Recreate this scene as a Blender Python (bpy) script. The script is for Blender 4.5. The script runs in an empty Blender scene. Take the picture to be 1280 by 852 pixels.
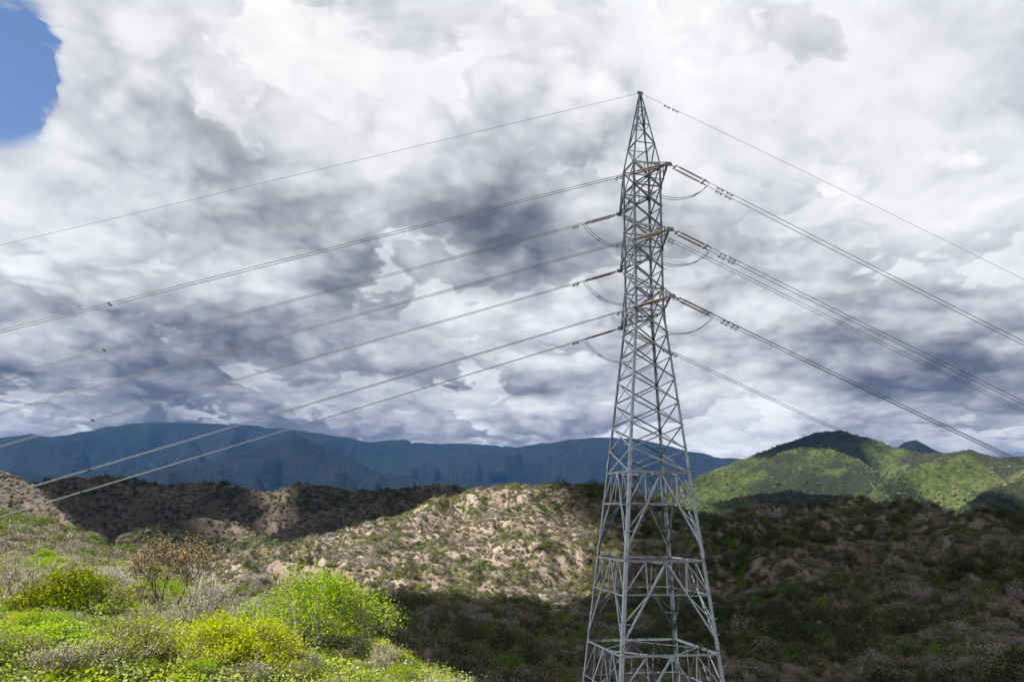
import bpy, bmesh, math, random
import numpy as np
from mathutils import Vector, Matrix, Quaternion
R = math.radians
SC = bpy.context.scene
COL = SC.collection

# ------------------------------------------------------------------ camera
W0, H0, FPX = 1280.0, 852.0, 995.56
PITCH, ROLL = R(12.454), R(1.017)
cam_d = bpy.data.cameras.new('camera')
cam = bpy.data.objects.new('camera', cam_d); COL.objects.link(cam)
cam_d.sensor_width = 36.0; cam_d.lens = 28.0
cam_d.clip_start = 0.1; cam_d.clip_end = 90000.0
cam.matrix_world = Matrix.Rotation(R(90) + PITCH, 4, 'X') @ Matrix.Rotation(ROLL, 4, 'Z')
SC.camera = cam

# ------------------------------------------------------------------ sun, exposure
SUN_EL = R(54)
SUN_H = np.array([-0.85, -0.5268])                       # horizontal direction towards the sun
SUN_V = np.array([SUN_H[0]*math.cos(SUN_EL), SUN_H[1]*math.cos(SUN_EL), math.sin(SUN_EL)])
sun_d = bpy.data.lights.new('sun', 'SUN'); sun_d.energy = 5.0; sun_d.angle = R(0.53); sun_d.color = (1.0, 0.955, 0.89)
sun = bpy.data.objects.new('sun', sun_d); COL.objects.link(sun)
sun.rotation_mode = 'QUATERNION'
sun.rotation_quaternion = Vector(SUN_V).to_track_quat('Z', 'Y')
sun.location = (-60, -60, 120)
SC.view_settings.view_transform = 'Standard'; SC.view_settings.look = 'None'
SC.view_settings.exposure = 1.0; SC.view_settings.gamma = 1.0; SC.view_settings.use_curve_mapping = False
SC.render.film_transparent = False
SC.cycles.use_adaptive_sampling = True; SC.cycles.adaptive_threshold = 0.015; SC.cycles.adaptive_min_samples = 24
SC.cycles.use_denoising = True
SC.cycles.max_bounces = 6; SC.cycles.diffuse_bounces = 3; SC.cycles.glossy_bounces = 2
SC.cycles.transmission_bounces = 2; SC.cycles.volume_bounces = 0; SC.cycles.transparent_max_bounces = 12

# ------------------------------------------------------------------ small node language
class G:
    def __init__(s, tree): s.t = tree; s.n = tree.nodes; s.l = tree.links
    def new(s, typ, **kw):
        x = s.n.new(typ)
        for k, v in kw.items(): setattr(x, k, v)
        return x
    def put(s, sock, v):
        if v is None: return
        if hasattr(v, 'is_output'): s.l.new(v, sock)
        else: sock.default_value = v
    def m(s, op, a, b=None, c=None, clamp=False):
        x = s.new('ShaderNodeMath', operation=op, use_clamp=clamp)
        for i, v in enumerate((a, b, c)): s.put(x.inputs[i], v)
        return x.outputs[0]
    def v(s, op, a, b=None, scale=None):
        x = s.new('ShaderNodeVectorMath', operation=op)
        s.put(x.inputs[0], a); s.put(x.inputs[1], b)
        if scale is not None: s.put(x.inputs['Scale'], scale)
        return x.outputs['Value'] if op in ('DOT_PRODUCT', 'LENGTH', 'DISTANCE') else x.outputs[0]
    def noise(s, vec, scale, detail=5.0, rough=0.5, dist=0.0, lac=2.0, out='Fac'):
        x = s.new('ShaderNodeTexNoise')
        s.put(x.inputs['Vector'], vec); s.put(x.inputs['Scale'], scale); s.put(x.inputs['Detail'], detail)
        s.put(x.inputs['Roughness'], rough); s.put(x.inputs['Distortion'], dist); s.put(x.inputs['Lacunarity'], lac)
        return x.outputs[out]
    def mix(s, f, a, b, mode='MIX'):
        x = s.new('ShaderNodeMix', data_type='RGBA', blend_type=mode)
        s.put(x.inputs[0], f); s.put(x.inputs[6], a); s.put(x.inputs[7], b)
        return x.outputs[2]
    def mixf(s, f, a, b):
        x = s.new('ShaderNodeMix', data_type='FLOAT')
        s.put(x.inputs[0], f); s.put(x.inputs[2], a); s.put(x.inputs[3], b)
        return x.outputs[0]
    def rng(s, val, a, b, c=0.0, d=1.0, smooth=True):
        x = s.new('ShaderNodeMapRange', interpolation_type='SMOOTHSTEP' if smooth else 'LINEAR')
        for i, q in enumerate((val, a, b, c, d)): s.put(x.inputs[i], q)
        return x.outputs[0]
    def ramp(s, f, stops, mode='LINEAR'):
        x = s.new('ShaderNodeValToRGB'); cr = x.color_ramp; cr.interpolation = mode
        while len(cr.elements) < len(stops): cr.elements.new(0.5)
        for e, (p, c) in zip(cr.elements, stops): e.position = p; e.color = (*c, 1)
        s.put(x.inputs[0], f); return x.outputs[0]
    def sep(s, v):
        x = s.new('ShaderNodeSeparateXYZ'); s.put(x.inputs[0], v); return x.outputs
    def comb(s, x_, y_, z_):
        x = s.new('ShaderNodeCombineXYZ')
        for i, q in enumerate((x_, y_, z_)): s.put(x.inputs[i], q)
        return x.outputs[0]

def pix_dir(px, py):
    """unit direction in the world of a pixel of the 1280 x 852 photograph"""
    du, dv = px - W0/2, py - H0/2
    u = math.cos(ROLL)*du + math.sin(ROLL)*dv; v = -math.sin(ROLL)*du + math.cos(ROLL)*dv
    d = np.array([u, FPX*math.cos(PITCH) + v*math.sin(PITCH), FPX*math.sin(PITCH) - v*math.cos(PITCH)])
    return d/np.linalg.norm(d)

# ------------------------------------------------------------------ sky: clear blue behind a deck of broken cumulus
world = bpy.data.worlds.new('World'); SC.world = world; world.use_nodes = True
def build_sky():
    t = world.node_tree; t.nodes.clear(); g = G(t)
    sky = g.new('ShaderNodeTexSky', sky_type='NISHITA', sun_disc=False)
    sky.sun_elevation = SUN_EL; sky.sun_rotation = math.atan2(SUN_H[0], SUN_H[1]); sky.altitude = 600
    blue = g.v('MULTIPLY', sky.outputs[0], (SKY_K*.9, SKY_K, SKY_K*1.15))
    D = g.new('ShaderNodeTexCoord').outputs['Generated']
    dz = g.sep(D)[2]
    inv = g.m('DIVIDE', 1.0, g.m('ADD', g.m('MAXIMUM', dz, 0.0), HOFF))
    def blobs(lst):
        acc = None
        for px, py, wpx, amp in lst:
            c = pix_dir(px, py); w = wpx/FPX
            q = g.m('SUBTRACT', 1.0, g.v('DOT_PRODUCT', D, tuple(c)))
            e = g.m('MULTIPLY', g.m('EXPONENT', g.m('MULTIPLY', q, -2.0/(w*w))), amp)
            acc = e if acc is None else g.m('ADD', acc, e)
        return acc
    def lobes(vec, scale, detail, rough):
        x = g.new('ShaderNodeTexVoronoi', voronoi_dimensions='3D', feature='F1'); x.normalize = False
        g.put(x.inputs['Vector'], vec); g.put(x.inputs['Scale'], scale); g.put(x.inputs['Detail'], detail); g.put(x.inputs['Roughness'], rough); g.put(x.inputs['Lacunarity'], 2.1)
        return x.outputs['Distance']
    cov = blobs(COV)              # more or less cloud
    lit = blobs(LIT)              # sunlit flanks against shaded undersides
    P1 = g.v('SCALE', D, scale=inv)
    warp = g.v('SCALE', g.v('SUBTRACT', g.noise(P1, 1.6, 4, .55, out='Color'), (.5, .5, .5)), scale=WARP)
    base = g.v('ADD', warp, SEED)
    Q = g.v('ADD', g.v('SCALE', D, scale=g.m('POWER', inv, .7)), g.v('SCALE', warp, scale=.45))
    w0 = lobes(Q, FSC, 3.0, .55)                              # rounded heads of the cumulus
    fz = g.m('SUBTRACT', g.noise(Q, FSC*2.2, 5.0, .62), .5)   # ragged wisps
    cov0 = cov
    fine = g.m('ADD', g.m('MULTIPLY', g.m('SUBTRACT', LOB0, w0), FAMP), g.m('MULTIPLY', fz, ZAMP))
    cf = g.m('ADD', cov, fine)
    w1 = lobes(g.v('ADD', Q, tuple(SUN_V*RDEL)), FSC, 3.0, .55)
    lit = g.m('ADD', lit, g.m('MULTIPLY', g.m('SUBTRACT', w1, w0), EMB))
    lit0 = lit; lit = g.m('ADD', lit, g.m('MULTIPLY', fine, RAMP))
    T = None; C = None
    N = NSTEP
    for k in range(N):
        hf = (k + .35)/N
        h = 1 + hf*(HTOP - 1)
        pos = g.v('ADD', g.v('SCALE', P1, scale=h), base)
        n = g.noise(pos, CSC, 5.0, .5)
        thr = hf**1.3*THT + THB
        d = g.m('MULTIPLY', g.m('SUBTRACT', g.m('ADD', n, cf), thr), GAIN, clamp=True)
        ns = g.noise(g.v('ADD', pos, tuple(SUN_V*SDEL)), CSC, 2.0, .5)
        L = g.m('MULTIPLY_ADD', g.m('SUBTRACT', n, ns), LSUN, hf*LHGT + LMIN)
        # thick parts lie in their own shade
        L = g.m('SUBTRACT', L, g.m('MULTIPLY', g.m('MAXIMUM', g.m('SUBTRACT', n, thr), 0.0), SHK))
        L = g.m('ADD', L, lit, clamp=True)
        c = g.ramp(L, CRAMP)
        a = g.m('SUBTRACT', 1.0, g.m('EXPONENT', g.m('MULTIPLY', g.m('MULTIPLY', d, inv), -SIG/N)))
        if T is None:
            C = g.v('SCALE', c, scale=a); T = g.m('SUBTRACT', 1.0, a)
        else:
            C = g.v('ADD', C, g.v('SCALE', c, scale=g.m('MULTIPLY', a, T)))
            T = g.m('MULTIPLY', T, g.m('SUBTRACT', 1.0, a))
    # a higher, softer deck shows in the gaps; clear blue only where it is torn open
    dn = g.noise(g.v('ADD', Q, (4.0, 9.0, 2.0)), 2.4, 7.0, .58)
    dl = g.m('ADD', g.m('MULTIPLY_ADD', g.m('SUBTRACT', dn, .5), DAMP, DMIN), g.m('MULTIPLY', lit0, .75), clamp=True)
    dl = g.m('SUBTRACT', dl, g.rng(dz, .06, .30, .22, 0.0), clamp=True)     # heavier towards the horizon
    da = g.m('ADD', g.m('MULTIPLY_ADD', g.m('SUBTRACT', dn, .5), 4.5, .80), g.m('ADD', g.m('MULTIPLY', cov0, 3.4), g.m('MULTIPLY', fz, 3.4)))
    da = g.m('MULTIPLY', da, 1.3, clamp=True)
    da = g.m('MAXIMUM', da, g.rng(cov0, -.07, -.012, 0.0, 1.0))
    deck = g.mix(da, blue, g.ramp(dl, CRAMP))
    res = g.v('ADD', C, g.v('SCALE', deck, scale=T))
    bg = g.new('ShaderNodeBackground'); g.put(bg.inputs[0], res); bg.inputs[1].default_value = 1.0
    o = g.new('ShaderNodeOutputWorld'); t.links.new(bg.outputs[0], o.inputs[0])
SKY_K = 0.068
COV = [(-26, 82, 58, -.27), (50, 86, 36, -.15)]
LIT = [(190, 440, 130, .07), (1180, 120, 120, -.10), (950, 140, 90, -.06), (300, 545, 150, -.14), (600, 525, 110, -.10), (560, 60, 150, .10), (640, 170, 120, -.08), (180, 30, 90, .12), (860, 60, 120, .12), (330, 330, 90, .10), (300, 150, 250, .12), (80, 230, 110, .10), (650, 318, 75, -.25), (560, 300, 90, -.10), (690, 130, 130, -.08), (1120, 250, 110, .16), (1060, 60, 240, .10),
       (985, 480, 80, .22), (620, 395, 110, .14), (110, 385, 130, -.12), (130, 500, 190, -.13), (400, 500, 150, -.12), (1180, 510, 170, -.18), (1230, 180, 90, -.16),
       (900, 545, 110, .25), (480, 240, 110, .14), (860, 180, 110, .08), (900, 300, 90, -.08), (560, 470, 100, -.12)]
NSTEP, HTOP, CSC, SEED, HOFF = 7, 2.2, .95, (43.1, 32.7, 1.4), .19
THT, THB, GAIN, SDEL, SHK, SIG = .20, .42, 7.5, .18, 1.2, 24.0
FSC, FAMP, ZAMP, LOB0, WARP, RAMP = 4.2, .175, .19, .73, .4, 1.25
LSUN, LHGT, LMIN = 2.8, .40, .53
DMIN, DAMP = .66, 1.7
RDEL, EMB = .05, .38
CK = .5
CRAMP = [(p, tuple(CK*x for x in c)) for p, c in [(0, (.12, .135, .175)), (.25, (.325, .335, .38)), (.5, (.61, .62, .66)), (.75, (.88, .885, .90)), (1, (1.02, 1.02, 1.02))]]
HAZE_COL, HAZE_D = (.13, .35, .88, 1), 2.6e-5
build_sky()
# ------------------------------------------------------------------ helpers
def mesh_obj(name, verts, faces, mat=None, parent=None, smooth=False):
    me = bpy.data.meshes.new(name)
    me.from_pydata([tuple(v) for v in verts] if not isinstance(verts, list) else verts, [], faces)
    if mat: me.materials.append(mat)
    if smooth: me.polygons.foreach_set('use_smooth', [True]*len(me.polygons))
    o = bpy.data.objects.new(name, me); COL.objects.link(o)
    if parent: o.parent = parent
    return o
def tag(o, label=None, cat=None, group=None, kind=None):
    for k, v in (('label', label), ('category', cat), ('group', group), ('kind', kind)):
        if v: o[k] = v
    return o
def empty(name, loc=(0, 0, 0), rz=0.0):
    o = bpy.data.objects.new(name, None); COL.objects.link(o)
    o.location = loc; o.rotation_euler = (0, 0, rz); o.empty_display_size = 0.2
    return o
def material(name):
    m = bpy.data.materials.new(name); m.use_nodes = True
    g = G(m.node_tree); b = m.node_tree.nodes['Principled BSDF']
    return m, g, b

def _hash(ix, iy, seed):
    h = (ix.astype(np.int64)*374761393 + iy.astype(np.int64)*668265263 + seed*974711) & 0x7fffffff
    h = ((h ^ (h >> 13))*1274126177) & 0x7fffffff
    return (h ^ (h >> 16)) & 0xffff
def perlin(x, y, seed=0):
    x0 = np.floor(x); y0 = np.floor(y); fx = x - x0; fy = y - y0
    u = fx*fx*fx*(fx*(fx*6 - 15) + 10); v = fy*fy*fy*(fy*(fy*6 - 15) + 10)
    def gr(dx, dy):
        a = _hash(x0 + dx, y0 + dy, seed)*(2*math.pi/65536.0)
        return np.cos(a)*(fx - dx) + np.sin(a)*(fy - dy)
    a, b, c, d = gr(0, 0), gr(1, 0), gr(0, 1), gr(1, 1)
    return (a*(1 - u) + b*u)*(1 - v) + (c*(1 - u) + d*u)*v
def fbm(x, y, octv=5, seed=0, gain=.5, ridged=False):
    s = 0; a = 1.0; n = 0
    for k in range(octv):
        p = perlin(x, y, seed + k*17)
        s = s + a*((0.5 - np.abs(p)*1.6) if ridged else p); n += a
        x, y = x*1.97*.8 + y*1.97*.6 + 3.7, -x*1.97*.6 + y*1.97*.8 + 9.1; a *= gain
    return s/n

# ------------------------------------------------------------------ terrain
def azr(px, py, r):
    d = pix_dir(px, py); return math.atan2(d[0], d[1]), r, r*d[2]/math.hypot(d[0], d[1])
# points of the ground seen in the photograph: pixel and distance (m)
NEAR = [azr(*p) for p in [
    (-80,870,15),(0,852,16.5),(150,852,16.5),(300,856,16),(430,862,17),(520,866,18.5),
    (-60,765,30),(60,768,30),(150,772,30),(255,806,23),(340,830,20.5),(400,826,23),(450,838,23),(210,775,36),(300,790,32),
    (-60,705,58),(40,708,58),(120,716,55),(190,740,51),(250,760,48),(330,790,36),(400,806,31),(480,842,26),
    (-90,634,125),(0,646,116),(60,664,108),(130,692,98),(190,724,88),(250,750,70),
    (-60,672,84),(0,678,84),(60,688,82),(110,702,80),(160,718,76),(-60,655,100),(0,660,100),(60,672,96),(120,696,90),
    # shaded valley and the hill beyond it
    (400,790,110),(330,760,130),(500,820,100),(560,850,92),(640,856,100),(740,856,105),(850,858,108),(960,860,105),(1100,858,102),(1280,858,98),(1400,858,98),
    (300,742,170),(430,765,150),(540,790,140),(680,800,140),(820,800,145),(960,800,142),(1100,795,140),(1280,800,132),(1400,800,130),
    (300,718,240),(400,722,225),(500,735,205),(600,738,200),(700,730,205),(820,735,200),(960,740,190),(1100,735,190),(1280,735,180),(1400,735,180),
    (260,705,300),(340,694,330),(400,676,340),(470,662,345),(520,647,350),(560,628,365),(600,640,330),(600,680,270),(700,650,300),(700,685,255),(800,660,285),(800,695,240),(950,665,255),(950,700,220),(1100,650,270),(1100,690,225),(1230,672,240),(1300,700,205),(1400,690,210),
    (585,612,380),(622,617,385),(655,615,385),(690,608,375),(720,609,372),(755,612,370),(800,626,360),(880,645,335),(950,646,320),(1050,633,310),(1110,622,305),(1160,634,300),(1220,660,295),(1290,678,285),(1400,700,280),
]]
NEAR += [(R(9.69), 48, -17.6), (R(4), 44, -15.5), (R(20), 46, -16.5), (R(30), 45, -14), (R(38), 45, -14), (R(9.7), 32, -13.5), (R(9.7), 68, -20.5),(R(25), 70, -19.5),
         (R(0), 30, -9.5), (R(20), 25, -11), (R(35), 20, -8), (R(20), 12, -6), (0, 10, -4.5), (R(-20), 8, -4), (R(-40), 8, -4), (R(35), 8, -5),
         (R(-22), 95, -20), (R(-14), 80, -19), (R(-28), 150, -16), (R(-33), 190, -14), (R(-20), 150, -27), (R(-8), 60, -17), (R(-40), 200, -10), (R(-28), 260, -26), (R(-36), 330, -20),
         (R(-22), 420, -40), (R(-14), 450, -25), (R(-2), 470, -8), (R(10), 460, -14), (R(22), 400, -18), (R(34), 400, -25), (R(-34), 480, -30),
         (R(-22), 620, -60), (R(-8), 650, -55), (R(10), 620, -60), (R(28), 600, -60), (R(-38), 620, -50), (R(40), 620, -60), (R(42), 100, -20)]
NP = np.array(NEAR); KA = 2.0
_cx = np.stack([NP[:, 0]*KA, np.log(NP[:, 1])], 1); _cv = NP[:, 2]/NP[:, 1]
def _ker(d2): return np.sqrt(d2 + .0016)
_n = len(NP)
_A = np.zeros((_n + 3, _n + 3)); _A[:_n, :_n] = _ker(((_cx[:, None] - _cx[None])**2).sum(2))
_A[:_n, _n] = 1; _A[:_n, _n+1:] = _cx; _A[_n, :_n] = 1; _A[_n+1:, :_n] = _cx.T
_w = np.linalg.solve(_A, np.concatenate([_cv, [0, 0, 0]]))
def near_z(az, r):
    a = np.clip(az, R(-46), R(46))*KA; l = np.log(np.clip(r, 6, 700))
    out = np.full(a.shape, _w[_n]) + _w[_n+1]*a + _w[_n+2]*l
    for i in range(_n): out += _w[i]*_ker((a - _cx[i, 0])**2 + (l - _cx[i, 1])**2)
    z = out*np.clip(r, 6, 700)
    t = np.clip((np.abs(az) - R(40))/R(18), 0, 1)*np.clip((R(150) - np.abs(az))/R(20), 0, 1)
    t2 = np.clip((np.abs(az) - R(130))/R(20), 0, 1)
    z = z*(1 - t) + t*np.maximum(-5 - .45*np.maximum(r - 25, 0), -62)
    return z*(1 - t2) + t2*(-4.5 - np.minimum(r, 400)*.03)

class Ridge:
    """a crest given by pixels and distances; slopes fall away in front and behind"""
    def __init__(s, pts, front, back, base, amp, scale, seed, p=1.25, rough=.5):
        q = sorted(azr(*x) for x in pts); s.a = np.array([k[0] for k in q]); s.r = np.array([k[1] for k in q]); s.z = np.array([k[2] for k in q])
        s.f, s.b, s.base, s.amp, s.sc, s.seed, s.p, s.rough = front, back, base, amp, scale, seed, p, rough
    def __call__(s, az, r, x, y):
        wz = fbm(x/s.sc*.6, y/s.sc*.6, 3, s.seed + 50)*.10
        rr = np.interp(az, s.a, s.r)*(1 + wz*.6); zz = np.interp(az, s.a, s.z)
        t = (rr - r); w = np.where(t > 0, s.f, s.b); q = np.abs(t)/w
        edge = np.clip((az - s.a[0])/R(2.5) + 1, 0, 1)*np.clip((s.a[-1] - az)/R(2.5) + 1, 0, 1)
        k = np.exp(-q**s.p)*edge
        wv = fbm(x/s.sc*.7, y/s.sc*.7, 3, s.seed + 70)*1.3
        n = fbm(x/s.sc + wv, y/s.sc - wv*.8, 6, s.seed, s.rough, True)
        return s.base + (zz - s.base)*k + s.amp*np.minimum(n - .42, .03)*np.clip(q*2.4, .03, 1)*np.clip(k*3, 0, 1)
RIDGES = [
    Ridge([(-140,640,560),(-60,592,640),(0,588,660),(30,600,650),(60,622,620),(85,648,560),(110,672,520)], 120, 130, -70, 24, 70, 11),
    Ridge([(150,672,500),(200,657,520),(250,646,540),(290,652,535),(330,672,500),(370,690,470)], 95, 130, -70, 18, 50, 12),
    Ridge([(340,668,640),(400,640,680),(440,634,700),(480,640,690),(540,650,640)], 120, 140, -70, 26, 60, 13),
    Ridge([(-60,612,900),(20,606,900),(70,600,910),(130,594,930),(170,600,930),(205,608,910),(240,603,900),(268,600,900),(300,608,880),(335,615,860),(372,602,850),(410,608,860),(440,614,850),(490,612,850),(540,605,860),(600,612,870),(680,616,880),(760,612,900),(850,640,900)], 230, 260, -75, 150, 170, 14),
    Ridge([(780,640,1900),(850,604,2050),(905,582,2200),(950,566,2400),(985,551,2500),(1020,540,2550),(1050,538,2550),(1085,547,2500),(1115,556,2450),(1150,566,2400),(1190,566,2350),(1215,562,2350),(1245,572,2300),(1290,574,2250),(1360,566,2300),(1450,590,2300)], 650, 700, -90, 420, 560, 15, 1.25, .5),
    Ridge([(830,640,1850),(880,604,1900),(935,586,1950),(975,566,2000),(1003,557,2000),(1035,560,2000),(1075,572,1980),(1100,590,1950),(1118,612,1900)], 420, 330, -90, 190, 300, 16, 1.35),
    Ridge([(1060,640,1500),(1090,612,1600),(1120,594,1700),(1150,577,1800),(1185,570,1850),(1213,566,1850),(1240,584,1800),(1262,606,1750),(1285,630,1700)], 400, 330, -90, 190, 280, 26, 1.35),
    Ridge([(1190,640,1250),(1225,616,1350),(1262,598,1400),(1300,584,1450),(1380,570,1500),(1460,590,1500)], 300, 300, -90, 130, 230, 27, 1.35),
    Ridge([(860,632,1250),(930,620,1300),(990,612,1320),(1040,618,1300),(1090,630,1250)], 200, 230, -90, 70, 160, 28, 1.35),
    Ridge([(1080,600,4200),(1130,553,4300),(1145,550,4300),(1170,562,4300),(1200,570,4300),(1260,570,4300),(1330,560,4300)], 900, 900, -90, 100, 500, 17),
    Ridge([(-300,560,6200),(-120,575,6000),(0,585,5600),(120,592,5400),(240,580,5600),(330,555,5900),(366,539,6000),(400,556,5900),(470,585,5500),(560,600,5200),(700,604,5200),(860,600,5200),(950,600,5000),(1050,620,4800)], 1500, 1300, -100, 1500, 1300, 18, 1.25, .5),
    Ridge([(-400,560,8200),(-200,550,8300),(-60,552,8400),(0,546,8500),(38,540,8500),(62,545,8500),(100,539,8600),(140,530,8700),(200,524,8800),(260,525,8800),(320,530,8700),(400,541,8600),(460,546,8500),(500,544,8500),(520,549,8400),(600,552,8300),(645,557,8200),(690,551,8200),(740,544,8200),(800,546,8200),(850,559,8100),(900,570,8000),(960,574,7900),(1040,582,7800),(1200,584,7800),(1500,575,8000)], 2300, 2000, -100, 1600, 1500, 19, 1.25, .5),
]
def ground_z(x, y):
    x = np.asarray(x, float); y = np.asarray(y, float)
    r = np.maximum(np.hypot(x, y), .5); az = np.arctan2(x, y)
    z = near_z(az, r)
    fade = np.clip((r - 120)/90, 0, 1)
    rg = fbm(x/62, y/62, 5, 3, .52, True)
    z = z + fade*(rg - .1)*np.where(r < 500, 11.0, 20.0)*np.clip(1.25 - np.abs(r - 230)/260, .25, 1)
    wx = fbm(x/70, y/70, 3, 21)*1.6
    gl = fbm(az*300/58 + wx, r/120 + wx*.6, 5, 23, .42, True)
    z = z + np.clip((r - 150)/80, 0, 1)*np.minimum(gl - .40, .0)*35.0*np.clip(1.3 - np.abs(r - 290)/170, 0, 1) + np.clip((r - 150)/80, 0, 1)*2.0*np.clip(1.3 - np.abs(r - 290)/170, 0, 1)
    z = z + fbm(x/7.0, y/7.0, 4, 5)*np.clip(.35 + r/220, .3, 1.6)
    far = np.clip((r - 480)/250, 0, 1); z = z*(1 - far) + far*(-80 + 12*fbm(x/300, y/300, 4, 8))
    fine = np.where(r > 3400, 22*fbm(x/170, y/170, 4, 91, .6), np.where(r > 1150, 10*fbm(x/70, y/70, 4, 92, .6), 0.0))
    for q in RIDGES:
        k = q(az, r, x, y)
        d = np.clip(.5 + .5*(k - z)/6.0, 0, 1); z = z*(1 - d) + k*d + 6.0*d*(1 - d)*.5
    return z + fine

def polar_sheet(name, r0, r1, nr, mat, na=760, amax=R(41)):
    fine = np.linspace(-amax, amax, na); rest = np.linspace(amax, 2*math.pi - amax, 90)[1:-1]
    az = np.concatenate([fine, rest]); rr = np.geomspace(r0, r1, nr)
    A, Q = np.meshgrid(az, rr); X = Q*np.sin(A); Y = Q*np.cos(A); Z = ground_z(X, Y)
    n = len(az); V = np.stack([X, Y, Z], 2).reshape(-1, 3)
    i = np.arange(nr - 1)[:, None]*n; j = np.arange(n)[None]; jn = (j + 1) % n
    F = np.stack([i + j, i + n + j, i + n + jn, i + jn], 2).reshape(-1, 4)
    me = bpy.data.meshes.new(name)
    me.vertices.add(len(V)); me.vertices.foreach_set('co', V.ravel())
    me.loops.add(F.size); me.loops.foreach_set('vertex_index', F.ravel().astype(np.int32))
    me.polygons.add(len(F)); me.polygons.foreach_set('loop_start', np.arange(0, F.size, 4, dtype=np.int32))
    me.polygons.foreach_set('use_smooth', np.ones(len(F), bool))
    me.update(calc_edges=True); me.validate()
    me.materials.append(mat)
    o = bpy.data.objects.new(name, me); COL.objects.link(o); o['kind'] = 'structure'
    return o

def ground_material(name, stops, s1, s2, bump, bs, patch=None):
    """earth and low growth: colours by two scales of noise"""
    m, g, b = material(name)
    P = g.new('ShaderNodeNewGeometry').outputs['Position']
    n1 = g.noise(P, s1, 6, .6); n2 = g.noise(P, s2, 5, .65)
    f = g.m('ADD', g.m('MULTIPLY', n1, .55), g.m('MULTIPLY', n2, .45))
    c = g.ramp(f, stops)
    if patch:
        sc, lo, hi, col = patch
        c = g.mix(g.rng(g.noise(g.v('ADD', P, (91., 17., 5.)), sc, 5, .6), lo, hi), c, (*col, 1))
    g.put(b.inputs['Base Color'], c); b.inputs['Roughness'].default_value = .95
    b.inputs['Specular IOR Level'].default_value = .1
    bp = g.new('ShaderNodeBump'); bp.inputs['Strength'].default_value = bump; bp.inputs['Distance'].default_value = bs
    g.put(bp.inputs['Height'], g.m('ADD', n1, n2)); g.l.new(bp.outputs[0], b.inputs['Normal'])
    return m
M_NEAR = ground_material('scrub_soil', [(.3, (.07, .06, .03)), (.48, (.13, .105, .06)), (.6, (.09, .105, .03)), (.75, (.18, .15, .10))], .35, 2.5, .5, .15)
M_HILL = ground_material('dry_hill_soil', [(.3, (.11, .082, .062)), (.43, (.21, .163, .13)), (.54, (.30, .24, .195)), (.68, (.38, .32, .275))], .07, .8, .9, .8, (.03, .48, .6, (.13, .115, .06)))
M_RIDGE = ground_material('scrub_ridge', [(.3, (.045, .04, .03)), (.46, (.085, .07, .052)), (.6, (.14, .108, .085)), (.75, (.19, .15, .12))], .02, .16, .8, 2.5)
M_GREEN = ground_material('green_mountain_side', [(.34, (.018, .026, .012)), (.43, (.045, .06, .016)), (.52, (.072, .092, .026)), (.6, (.10, .115, .042)), (.7, (.12, .105, .06))], .008, .09, 1.0, 9.0, (.004, .48, .56, (.026, .032, .018)))
M_FAR = ground_material('far_forest', [(.3, (.005, .009, .008)), (.5, (.010, .016, .014)), (.7, (.018, .025, .02))], .004, .03, 1.0, 45.0)
polar_sheet('ground', 2.0, 80, 150, M_NEAR)
polar_sheet('dry_hills', 80, 480, 300, M_HILL)
polar_sheet('scrub_ridges', 480, 1150, 170, M_RIDGE)
polar_sheet('green_mountains', 1150, 3500, 190, M_GREEN)
polar_sheet('far_mountains', 3500, 14000, 150, M_FAR)
# ------------------------------------------------------------------ cumulus overhead, out of the picture, whose shadows lie on the hills
def pix_ground(px, py, r0=60.0, r1=12000.0):
    d = pix_dir(px, py); h = math.hypot(d[0], d[1])
    rr = np.geomspace(r0, r1, 3000); x = rr*d[0]/h; y = rr*d[1]/h; z = rr*d[2]/h
    g = ground_z(x, y); k = np.argmax(g > z)
    return (x[k], y[k], g[k]) if (g > z).any() else None
def poly_sd(P, X, Y):
    """signed distance to a polygon, positive inside"""
    P = np.asarray(P, float); n = len(P); d = np.full(X.shape, 1e18); ins = np.zeros(X.shape, bool)
    for i in range(n):
        a, b = P[i], P[(i + 1) % n]; e = b - a
        t = np.clip(((X - a[0])*e[0] + (Y - a[1])*e[1])/(e@e), 0, 1)
        d = np.minimum(d, (X - a[0] - t*e[0])**2 + (Y - a[1] - t*e[1])**2)
        c = ((a[1] > Y) != (b[1] > Y)) & (X < (b[0] - a[0])*(Y - a[1])/(b[1] - a[1] + 1e-12) + a[0]); ins ^= c
    return np.sqrt(d)*np.where(ins, 1, -1)
def cloud_material():
    m, g, b = material('cloud_white')
    P = g.new('ShaderNodeNewGeometry').outputs['Position']
    g.put(b.inputs['Base Color'], g.ramp(g.noise(P, .02, 6, .6), [(.3, (.78, .79, .81)), (.7, (.9, .9, .9))]))
    b.inputs['Roughness'].default_value = 1.0; b.inputs['Specular IOR Level'].default_value = 0.0
    return m
M_CLOUD = cloud_material()
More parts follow.
